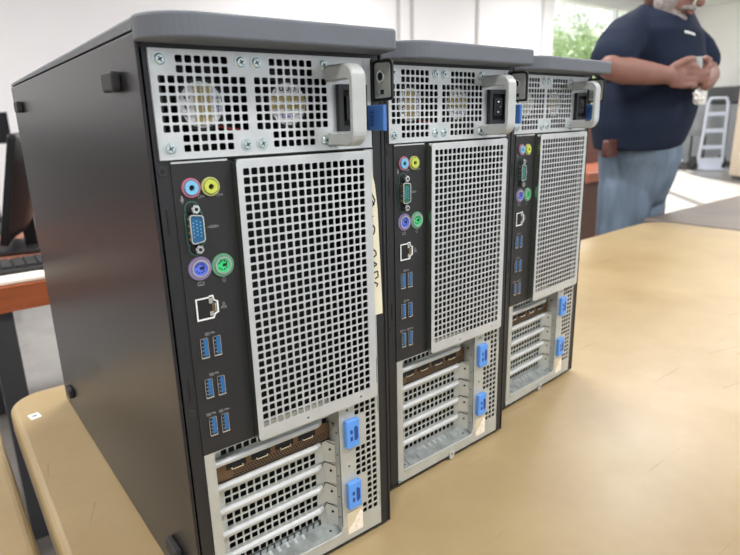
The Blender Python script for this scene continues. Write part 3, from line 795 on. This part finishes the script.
b.use(K['sticker']); b.cyl((.1435, -.00115, .0165), (0, -1, 0), .0008, .0001, 8); b.cyl((.1465, -.00115, .0220), (0, -1, 0), .0008, .0001, 8)
b.build('warranty_sticker', None, tower)

tag(tower, 'black computer tower nearest the camera, strip of handwritten masking tape beside its vent', 'computer', 'computer towers on the beige table')
tw2 = copy_tree(tower); tw2.location = (.2134, .03426, 0); tw2.rotation_euler = (0, 0, .03734)
tag(tw2, 'middle black computer tower, between the taped one and the one beside the man', 'computer')
tw3 = copy_tree(tower); tw3.location = (.43039, .06982, 0); tw3.rotation_euler = (0, 0, .08772)
tag(tw3, 'farthest black computer tower, at the right end of the row', 'computer')
K['vga_green'] = mat('vga_green', (30, 92, 72), 0.4)
for tw in (tw2, tw3):
    for part in children(tw):
        for sub in children(part):
            if sub.name.startswith('video_port'):
                sub.data = sub.data.copy()
                for q, mm in enumerate(sub.data.materials):
                    if mm == K['vga']: sub.data.materials[q] = K['vga_green']
                sub['label'] = 'green faced video port'
            if tw is tw3 and sub.name.startswith('fan'):
                sub.data = sub.data.copy()
                for q, mm in enumerate(sub.data.materials):
                    if mm == K['fan_blue']: sub.data.materials[q] = K['fan_red']
# masking tape with handwriting, only on the nearest tower
b = MB(); b.use(K['tape'])
tp_ = [(.1655, .2150), (.1775, .2150), (.1772, .2300), (.1745, .3050), (.1722, .3250), (.1690, .3375), (.1668, .3400), (.1655, .3395)]
b.prism(tp_, XZ, -.0038, -.0034)
tape = b.build('masking_tape', None, tower)
b = MB(); b.use(K['ink'])
sk = lambda pts, w=.0013: stroke(pts, w, -.00395)
sk([(.1660, .3230), (.1720, .3120), (.1665, .3040)]); sk([(.1660, .3170), (.1712, .3085)])
sk([(.1662, .2995), (.1700, .2995)], .0010)
sk([(.1662, .2925), (.1690, .2925), (.1712, .2895), (.1700, .2850), (.1664, .2845)])
sk([(.1664, .2740), (.1715, .2700), (.1720, .2670), (.1690, .2655), (.1664, .2690)])
sk([(.1664, .2630), (.1725, .2590), (.1668, .2560)]); sk([(.1690, .2620), (.1690, .2575)])
sk([(.1670, .2520), (.1730, .2530), (.1735, .2480), (.1700, .2470)]); sk([(.1690, .2440), (.1730, .2420), (.1715, .2395)])
b.build('handwriting', None, tape)

# ------------------------------------------------------------------ desk with monitors at the left
K['redwood'] = mat('red_brown_laminate', (150, 92, 70), 0.4, 0, 0.08, 8)
K['orange'] = mat('orange_brown_veneer', (150, 76, 36), 0.4, 0, 0.14, 6, stretch=(1, 1, 14))
K['cream'] = mat('cream_plastic', (232, 228, 214), 0.5)
K['gloss'] = mat('glossy_black', (16, 16, 18), 0.35, 0, 0.02, spec=0.25)
K['greyplastic'] = mat('mid_grey_plastic', (98, 98, 100), 0.4)
desk = empty('office_desk', (-.2, 1.85, FLOOR)); tag(desk, 'red brown office desk with orange veneer front and dark legs behind the nearest tower', 'desk')
H = -FLOOR
bbox('desktop', K['redwood'], -1.2, 1.2, -.575, .40, H - .028, H, desk, .01)
bbox('front_panel', K['orange'], -1.2, 1.2, -.592, -.5755, H - .064, H - .001, desk)
for lx in (.165, -1.1, 1.1):
    for ly in (-.56, .36):
        b = MB(); b.box(lx, lx + .055, ly, ly + .04, .0, H - .028); b.build('leg', K['legmetal'], desk)
kb = empty('keyboard', (-.14, 1.425, 0.0)); kb.rotation_euler = (0, 0, -.02); tag(kb, 'black keyboard lying near the front edge of the office desk', 'keyboard')
b = MB(); b.rprism(rpoly(rect(-.25, .285, -.075, .075), .012, 4), XY, 0.0, .022, .004, 2); b.build('keyboard_base', K['black'], kb)
for r_ in range(5):
    for c_ in range(18):
        if r_ == 4 and 5 <= c_ <= 10: continue
        b = MB(); x = -.242 + c_ * .029; y = .045 - r_ * .024; b.box(x, x + .024, y, y + .019, .022, .027); b.build('key', K['rubber'], kb)
tr = empty('wrist_rest', (-.05, 1.31, 0.0)); tag(tr, 'cream wrist rest with a rounded end lying in front of the black keyboard', 'wrist rest')
b = MB(); b.rprism(rpoly(rect(-.35, .165, -.036, .032), .020, 6), XY, .0, .012, .004, 3); b.build('pad', K['cream'], tr)
def monitor(x, y, rz, w, h, z0, label, m_back, tilt=-.06):
    t = empty('computer_monitor', (x, y, 0.0), rz); tag(t, label, 'monitor')
    b = MB(); b.use(K['gloss']); b.rprism(rpoly(rect(-w / 2, w / 2, z0, z0 + h), .015, 4), XZ, -.022, .0, .004, 2)
    o1 = b.build('screen_panel', None, t); o1.rotation_euler.x = tilt
    b = MB(); b.use(m_back); b.smooth = True
    n = 9; m_ = 9; vs = []
    for i in range(n):
        for j in range(m_):
            u = i / (n - 1) * 2 - 1; v = j / (m_ - 1) * 2 - 1
            vs.append((u * w * .49, .0 + .055 * (1 - u ** 4) * (1 - v ** 4) ** .8, z0 + h / 2 + v * h * .48))
    b.add(vs, [(i * m_ + j, i * m_ + j + 1, (i + 1) * m_ + j + 1, (i + 1) * m_ + j) for i in range(n - 1) for j in range(m_ - 1)])
    o1 = b.build('back_shell', None, t); o1.rotation_euler.x = tilt
    b = MB(); b.box(-.03, .03, .04, .075, .012, z0 + h * .55); b.build('neck', m_back, t)
    b = MB(); b.rprism(rpoly(rect(-.12, .12, -.09, .12), .04, 6), XY, .0, .014, .004, 3); b.build('base', K['black'], t)
monitor(.095, 1.78, 1.36 + PI, .33, .33, .035, 'black curved-back monitor seen edge-on, beside the nearest tower', K['gloss'], -.22)
monitor(.05, 2.22, 1.15, .36, .27, .06, 'monitor with a grey back at the left edge of the picture, behind the edge-on one', K['greyplastic'])
monitor(-.42, 1.75, -.35, .50, .33, .06, 'unseen wide black monitor, added for its dark reflection, on the middle of the office desk', K['black'])  # out of view, added so the tower's side panel mirrors something dark
monitor(-.98, 1.85, -.15, .38, .30, .06, 'unseen smaller black monitor, added for its dark reflection, on the far left of the office desk', K['black'])  # second unseen monitor, added to darken the same reflection
far = empty('wall_monitor', (.42, 4.0, FLOOR)); tag(far, 'black screen on a post, seen against the white wall at far left', 'monitor')
bbox('screen_panel', K['gloss'], -.42, .0, -.02, .03, H + .28, H + .47, far)
bbox('post', K['black'], -.17, -.13, .03, .06, .015, H + .4, far)
bbox('base', K['black'], -.25, -.05, -.05, .15, .0, .015, far)

# ------------------------------------------------------------------ brown wooden desk with a hutch behind the man
K['brownwood'] = mat('dark_brown_wood', (98, 66, 52), 0.5, 0, 0.12, 5, stretch=(1, 1, 10))
K['orangewood'] = mat('orange_wood_top', (176, 104, 76), 0.4, 0, 0.1, 5)
hd = empty('wooden_desk', (2.95, 1.40, FLOOR)); tag(hd, 'brown wooden desk with raised back panel standing behind the man', 'desk')
bbox('desktop', K['orangewood'], -.55, .30, -.22, .10, H + .05, H + .10, hd, .008)
bbox('back_panel', K['brownwood'], -.55, .30, .10, .13, 0.0, H + .40, hd)
bbox('shelf', K['brownwood'], -.55, .30, .13, .30, H + .37, H + .40, hd)
for lx in (-.54, .26): bbox('side_panel', K['brownwood'], lx, lx + .03, -.20, .10, 0.0, H + .05, hd)
bbox('front_panel', K['brownwood'], -.51, .26, -.19, -.17, 0.08, H + .05, hd)

# ------------------------------------------------------------------ far right: hand truck, cart, machine, cabinet
K['alu'] = mat('pale_aluminium', (205, 210, 222), 0.35, 0.3, 0.04, 20)
K['charcoal'] = mat('charcoal_cover', (78, 78, 82), 0.7)
K['machine'] = mat('grey_machine_paint', (150, 152, 156), 0.6)
K['cardb'] = mat('beige_cabinet_paint', (196, 180, 160), 0.7, 0, 0.05, 3)
ht = empty('hand_truck', (11.80, 4.47, FLOOR), math.atan2(-.616, .787)); tag(ht, 'pale aluminium hand truck standing upright on the floor right of the man', 'hand truck')
b = MB(); w = .20
b.tube([(-w - .03, 0, .12), (-w, -.02, .6), (-w + .02, -.03, 1.22), (-w + .06, -.03, 1.30), (w - .06, -.03, 1.30), (w - .02, -.03, 1.22), (w, -.02, .6), (w + .03, 0, .12)], .026, 10)
b.build('frame', K['alu'], ht)
for zz in (.42, .72, 1.02): bbox('crossbar', K['alu'], -w, w, -.03, -.005, zz - .035, zz + .035, ht)
b = MB(); b.box(-.22, .22, -.26, .02, .01, .03); b.box(-.22, .22, -.02, .01, .03, .22); b.build('toe_plate', K['alu'], ht)
for sx in (-.27, .27):
    b = MB(); b.cyl((sx - .025, .10, .125), (1, 0, 0), .125, .05, 24); b.build('wheel', K['rubber'], ht)
b = MB(); b.cyl((-.26, .10, .125), (1, 0, 0), .015, .52, 10); b.box(-.2, -.17, 0, .11, .11, .14); b.box(.17, .2, 0, .11, .11, .14); b.build('axle', K['legmetal'], ht)
mc = empty('covered_machine', (13.25, 4.95, FLOOR), -.35); tag(mc, 'grey floor-standing machine under a dark cover against the right wall', 'machine')
bbox('machine_body', K['machine'], -.55, .45, -.7, .5, .10, 1.20, mc, .03)
bbox('dark_cover', K['charcoal'], -.60, .50, -.75, .55, 1.20, 1.52, mc, .05)
bbox('plinth', K['charcoal'], -.5, .4, -.65, .45, 0, .10, mc)
bbox('control_panel', K['charcoal'], -.40, .35, -.72, -.70, .55, 1.05, mc)
ct = empty('grey_cart', (11.98, 5.03, FLOOR), -.6); tag(ct, 'grey wheeled cart behind the hand truck carrying a white carton', 'cart')
bbox('cart_body', K['machine'], -.28, .28, -.25, .25, .62, 1.20, ct, .02); bbox('lower_shelf', K['machine'], -.28, .28, -.25, .25, .12, .16, ct)
for sx in (-.26, .23):
    for sy in (-.23, .20): bbox('post', K['legmetal'], sx, sx + .03, sy, sy + .03, .08, .62, ct)
for sx in (-.24, .24):
    for sy in (-.21, .21): b = MB(); b.cyl((sx - .015, sy, .045), (1, 0, 0), .045, .03, 16); b.build('caster', K['rubber'], ct)
cb = empty('white_carton', (11.95, 5.00, FLOOR + 1.20), -.6); tag(cb, 'white carton sitting on top of the grey cart', 'box')
bbox('carton_body', K['white'], -.22, .20, -.15, .15, 0.0, .26, cb, .006); bbox('carton_flap', K['cream'], -.20, .18, -.152, -.15, .20, .24, cb)
cab = empty('beige_cabinet', (10.42, 3.18, FLOOR), math.atan2(-.616, .787)); tag(cab, 'tall beige cabinet at the right edge of the picture', 'cabinet')
bbox('cabinet_body', K['cardb'], -.30, .30, -.25, .25, .06, 1.78, cab, .02); bbox('plinth', K['charcoal'], -.27, .27, -.22, .22, 0, .06, cab)
for sx in (-1, 1):
    dr = bbox('door', K['cardb'], min(0, sx * .285) + .004, max(0, sx * .285) - .004, -.265, -.25, .10, 1.74, cab)
    bbox('door_handle', K['white'], sx * .03 - .008, sx * .03 + .008, -.285, -.265, .9, 1.05, dr)

# ------------------------------------------------------------------ the man
K['skin'] = mat('skin', (134, 95, 84), 0.55, 0, 0.07, 30, 0.1, 200)
K['shirt'] = mat('navy_cotton', (28, 37, 55), 0.9, 0, 0.08, 12, 0.5, 14, spec=0.2)
K['denim'] = mat('faded_denim', (102, 116, 132), 0.9, 0, 0.33, 9, 0.6, 16, spec=0.2, stretch=(1.6, 1.6, .5))
K['beard'] = mat('grey_beard', (150, 142, 138), 0.9, 0, 0.35, 60, 1.0, 120)
K['hair'] = mat('grey_hair', (120, 114, 110), 0.9, 0, 0.3, 60, 1.0, 120)
K['leather'] = mat('brown_leather', (84, 50, 42), 0.5)
K['shoe'] = mat('dark_shoe', (50, 48, 48), 0.6)
K['lip'] = mat('lip', (160, 95, 88), 0.5)
K['eye'] = mat('eye_white', (225, 222, 218), 0.3)
F = Vector((.124, -.992, 0)).normalized(); L = Vector((-F.y, F.x, 0)); UP = Vector((0, 0, 1))
def ball(b, c, rx, ry, rz, ax=None, n=16, m=10):
    """ellipsoid; ax = (X, Y, Z) unit axes"""
    X, Y_, Z = ax or (L, F, UP); c = Vector(c); vs = []; fs = []
    for i in range(m + 1):
        ph = PI * i / m
        for j in range(n):
            a = 2 * PI * j / n; vs.append(c + X * (rx * math.sin(ph) * math.cos(a)) + Y_ * (ry * math.sin(ph) * math.sin(a)) + Z * (rz * math.cos(ph)))
    for i in range(m):
        for j in range(n): fs.append((i * n + j, (i + 1) * n + j, (i + 1) * n + (j + 1) % n, i * n + (j + 1) % n))
    b.add(vs, fs)
def limb(b, pts, rr):
    b.tube(pts, rr, 16)
    for p, r in zip(pts, rr): ball(b, p, r, r, r)
def loft(b, rings, ex=2.2, n=32):
    vs = []; fs = []
    for (cx, cy, z, a, bb) in rings:
        c = Vector((cx, cy, z))
        for j in range(n):
            t = 2 * PI * j / n; ct_, st = math.cos(t), math.sin(t)
            vs.append(c + L * (a * math.copysign(abs(ct_) ** (2 / ex), ct_)) + F * (bb * math.copysign(abs(st) ** (2 / ex), st)))
    for i in range(len(rings) - 1):
        for j in range(n): fs.append((i * n + j, i * n + (j + 1) % n, (i + 1) * n + (j + 1) % n, (i + 1) * n + j))
    fs += [tuple(range(n)), tuple(range(len(rings) * n - 1, (len(rings) - 1) * n - 1, -1))]
    b.add(vs, fs)
def fuse(b, name, m, parent, voxel, smooth=3, origin=None):
    """weld everything in b into one continuous surface"""
    me = bpy.data.meshes.new(name); me.from_pydata(b.v, [], b.f); me.update()
    o = bpy.data.objects.new(name, me); col.objects.link(o)
    r = o.modifiers.new('r', 'REMESH'); r.mode = 'VOXEL'; r.voxel_size = voxel; r.use_smooth_shade = True
    s = o.modifiers.new('s', 'SMOOTH'); s.iterations = smooth; s.factor = .6
    dg = bpy.context.evaluated_depsgraph_get()
    me2 = bpy.data.meshes.new_from_object(o.evaluated_get(dg)); o.modifiers.clear(); o.data = me2; me2.name = name
    bpy.data.meshes.remove(me)
    if origin is not None: me2.transform(Matrix.Translation(-Vector(origin))); 
    me2.materials.clear(); me2.materials.append(m)
    for p in me2.polygons: p.use_smooth = True
    if parent: o.parent = parent
    return o
ORG = Vector((2.11, .80, FLOOR))
Nn = (F * .82 - UP * .57).normalized(); Uh = (UP * .82 + F * .57).normalized()
Hc = Vector((2.100, .706, .806)); HA = (L, Nn, Uh)
def hp(x, y, z): return Hc + L * x + Nn * y + Uh * z
b = MB()
ball(b, Hc + Uh * .02, .076, .095, .098, HA); ball(b, hp(0, .025, -.06), .058, .070, .062, HA); ball(b, hp(0, .058, -.098), .028, .028, .022, HA)
b.tube([hp(0, .092, .02), hp(0, .112, -.018), hp(0, .104, -.030)], [.009, .014, .011], 10); ball(b, hp(0, .108, -.024), .017, .013, .010, HA)
ball(b, hp(-.033, .078, .030), .026, .014, .009, HA); ball(b, hp(.033, .078, .030), .026, .014, .009, HA)
for sx in (-1, 1): ball(b, hp(sx * .079, -.008, -.005), .009, .020, .032, HA)
limb(b, [hp(0, -.03, -.05), Vector((2.160, .780, .725)), Vector((2.162, .79, .68))], [.060, .064, .07])
torso_in = [(2.112, .793, .06, .14, .11), (2.116, .793, .20, .155, .12), (2.108, .793, .32, .155, .14), (2.115, .789, .415, .16, .15), (2.14, .779, .52, .165, .145), (2.15, .783, .63, .175, .115), (2.163, .798, .70, .17, .09)]
loft(b, torso_in)
# right arm (nearest) and left arm
limb(b, [(2.02, .800, .650), (1.88, .780, .590), (1.765, .738, .520)], [.050, .050, .041])
limb(b, [(1.765, .738, .518), (1.80, .706, .506), (1.86, .664, .496), (1.918, .622, .488)], [.041, .044, .038, .028])
limb(b, [(2.27, .785, .650), (2.330, .715, .580), (2.300, .660, .500)], [.050, .048, .043])
limb(b, [(2.300, .660, .500), (2.20, .625, .478), (2.112, .592, .467)], [.043, .040, .029])
# palms
HO = Vector((0, 0, -.024)); HL = Vector((-.020, .004, -.024))
ball(b, Vector((1.945, .604, .512)) + HO, .036, .017, .043, (Vector((.86, -.5, .05)).normalized(), Vector((.5, .86, 0)).normalized(), UP))
ball(b, Vector((2.108, .574, .508)) + HL, .034, .017, .043, (Vector((-.86, -.45, .1)).normalized(), Vector((-.45, .86, 0)).normalized(), UP))
for i in range(4):
    ln = (.9, 1.05, 1.0, .8)[i]; dz = -.0205 * i
    limb(b, [HO + Vector(q) for q in ((1.958, .594, .538 + dz), (1.958 + .030 * ln, .571, .540 + dz), (1.958 + .056 * ln, .566, .534 + dz * .95), (1.958 + .064 * ln, .578, .527 + dz * .92))], [.0098, .0092, .0084, .0074])
    limb(b, [HL + Vector(q) for q in ((2.094, .566, .538 + dz), (2.094 - .024 * ln, .545, .543 + dz), (2.094 - .042 * ln, .541, .536 + dz * .95), (2.094 - .050 * ln, .553, .527 + dz * .92))], [.0098, .0092, .0084, .0074])
limb(b, [HO + Vector(q) for q in ((1.930, .606, .540), (1.955, .584, .558), (1.985, .577, .563), (2.005, .580, .558))], [.014, .0115, .0100, .0085])
limb(b, [HL + Vector(q) for q in ((2.122, .576, .538), (2.098, .560, .560), (2.072, .560, .566), (2.052, .566, .561))], [.014, .0115, .0100, .0085])
# legs under the jeans
limb(b, [(2.035, .800, .06), (2.000, .785, -.28), (1.985, .825, -.66)], [.065, .050, .036]); limb(b, [(2.150, .800, .06), (2.112, .780, -.28), (2.12, .84, -.66)], [.065, .050, .036])
limb(b, [(1.985, .82, -.69), (1.99, .72, -.70)], [.035, .028]); limb(b, [(2.12, .84, -.69), (2.145, .74, -.70)], [.035, .028])
man = fuse(b, 'person', K['skin'], None, .0055, 2, ORG); man.location = ORG
tag(man, 'bearded person in navy t-shirt and faded jeans standing behind the tables, hands together', 'person')
def child(b, name, m):
    b.v = [tuple(Vector(v) - ORG) for v in b.v]; o = b.build(name, m, man)
    for p in o.data.polygons: p.use_smooth = True
    return o
# face details
b = MB(); b.use(K['eye']); 
for sx in (-1, 1): ball(b, hp(sx * .032, .079, .010), .013, .011, .008, HA)
b.use(K['dark'])
for sx in (-1, 1): ball(b, hp(sx * .032, .087, .007), .005, .005, .005, HA)
child(b, 'eyes', None)
b = MB(); ball(b, hp(0, .098, -.060), .022, .010, .006, HA); child(b, 'mouth', K['lip'])
b = MB()
ball(b, hp(0, .040, -.095), .062, .060, .046, HA); ball(b, hp(0, .066, -.128), .042, .042, .046, HA); ball(b, hp(0, .082, -.092), .034, .028, .022, HA)
ball(b, hp(-.050, .020, -.060), .020, .042, .045, HA); ball(b, hp(.050, .020, -.060), .020, .042, .045, HA)
b.tube([hp(-.035, .075, -.060), hp(-.02, .095, -.046), hp(0, .102, -.043), hp(.02, .095, -.046), hp(.035, .075, -.060)], [.008, .010, .009, .010, .008], 8)
fuse(b, 'beard', K['beard'], man, .005, 2, ORG)
b = MB(); ball(b, hp(0, -.012, .040), .083, .096, .092, HA); child(b, 'hair', K['hair'])
# shirt
b = MB()
loft(b, [(2.085, .797, .238, .168, .140), (2.096, .796, .262, .178, .155), (2.100, .794, .324, .188, .172), (2.106, .792, .370, .188, .178), (2.113, .790, .415, .187, .178), (2.128, .786, .47, .186, .172), (2.142, .779, .53, .188, .170), (2.150, .783, .60, .198, .148), (2.155, .785, .645, .208, .138), (2.163, .792, .690, .190, .118), (2.170, .794, .718, .150, .104), (2.175, .790, .742, .108, .090), (2.178, .786, .756, .082, .080)])
limb(b, [(2.035, .800, .650), (1.945, .795, .622), (1.870, .780, .585), (1.808, .760, .543)], [.080, .078, .075, .073])
limb(b, [(2.26, .790, .655), (2.305, .768, .632), (2.332, .720, .590), (2.325, .695, .555)], [.082, .076, .066, .064])
shirt = fuse(b, 't_shirt', K['shirt'], man, .008, 4, ORG)
# small white print on the left breast of the shirt
from mathutils.bvhtree import BVHTree
bv = BVHTree.FromPolygons([v.co[:] for v in shirt.data.vertices], [p.vertices[:] for p in shirt.data.polygons])
b = MB(); b.use(K['white'])
for i in range(9):
    p = Vector((2.062 + i * .0066, .650 - i * .0032, .634 - i * .0002)) - ORG
    def sn(q):
        loc, nor, _, _ = bv.find_nearest(q); return loc + nor * .0015
    a0_ = sn(p + Vector((0, 0, -.0045 + .001 * (i % 2)))); a1_ = sn(p + Vector((.0054, -.0026, -.0045 + .001 * (i % 2)))); a2_ = sn(p + Vector((.0054, -.0026, .005))); a3_ = sn(p + Vector((0, 0, .005)))
    b.face([a0_, a1_, a2_, a3_])
o = b.build('chest_print', None, shirt); o['label'] = 'small white print on the breast'
# jeans
b = MB()
loft(b, [(2.100, .793, .04, .115, .11), (2.104, .793, .12, .150, .130), (2.114, .793, .20, .172, .142), (2.114, .793, .262, .168, .138)])
limb(b, [(2.045, .797, .09), (2.018, .790, -.08), (2.000, .785, -.28), (1.985, .820, -.64)], [.104, .092, .074, .062])
limb(b, [(2.162, .800, .10), (2.128, .790, -.08), (2.110, .780, -.28), (2.120, .838, -.64)], [.100, .090, .074, .062])
fuse(b, 'jeans', K['denim'], man, .009, 3, ORG)
b = MB(); b.rprism(rpoly(rect(-.035, .035, -.03, .03), .008, 3), XZ, -.012, .012, .003, 2)
b.v = [Vector(v) + Vector((1.892, .790, .248)) for v in b.v]; child(b, 'belt_case', K['leather'])
for sx, sy in ((1.988, .77), (2.133, .79)):
    b = MB(); ball(b, (sx, sy, FLOOR + .045), .048, .14, .045); ball(b, (sx, sy + .06, FLOOR + .06), .045, .07, .055)
    b.v = [(v[0], v[1], max(v[2], FLOOR + .001)) for v in b.v]; child(b, 'shoe', K['shoe'])
# things held in the hands
K['clear'] = mat('cloudy_grey_plastic', (172, 176, 176), 0.25, 0, 0.1, 60)
b = MB(); b.cyl((0, 0, -.030), (0, 0, 1), .0165, .056, 20, .0145); b.cyl((0, 0, .026), (0, 0, 1), .0125, .012, 16)
o = b.build('small_bottle', K['clear']); o.location = (2.022, .576, .508); tag(o, 'small cloudy grey container held between the fingertips of both hands', 'container')
b = MB(); rs = random.Random(5); n = 10; m_ = 8; vs = []
for i in range(m_ + 1):
    for j in range(n):
        ph = PI * i / m_; a = 2 * PI * j / n; r = .026 * rs.uniform(.7, 1.2); vs.append((r * math.sin(ph) * math.cos(a) * 1.1, r * math.sin(ph) * math.sin(a) * .7, r * math.cos(ph)))
b.add(vs, [(i * n + j, (i + 1) * n + j, (i + 1) * n + (j + 1) % n, i * n + (j + 1) % n) for i in range(m_) for j in range(n)])
o = b.build('crumpled_tissue', K['white']); o.location = (2.046, .570, .420); tag(o, 'crumpled white tissue hanging under the left hand', 'tissue')
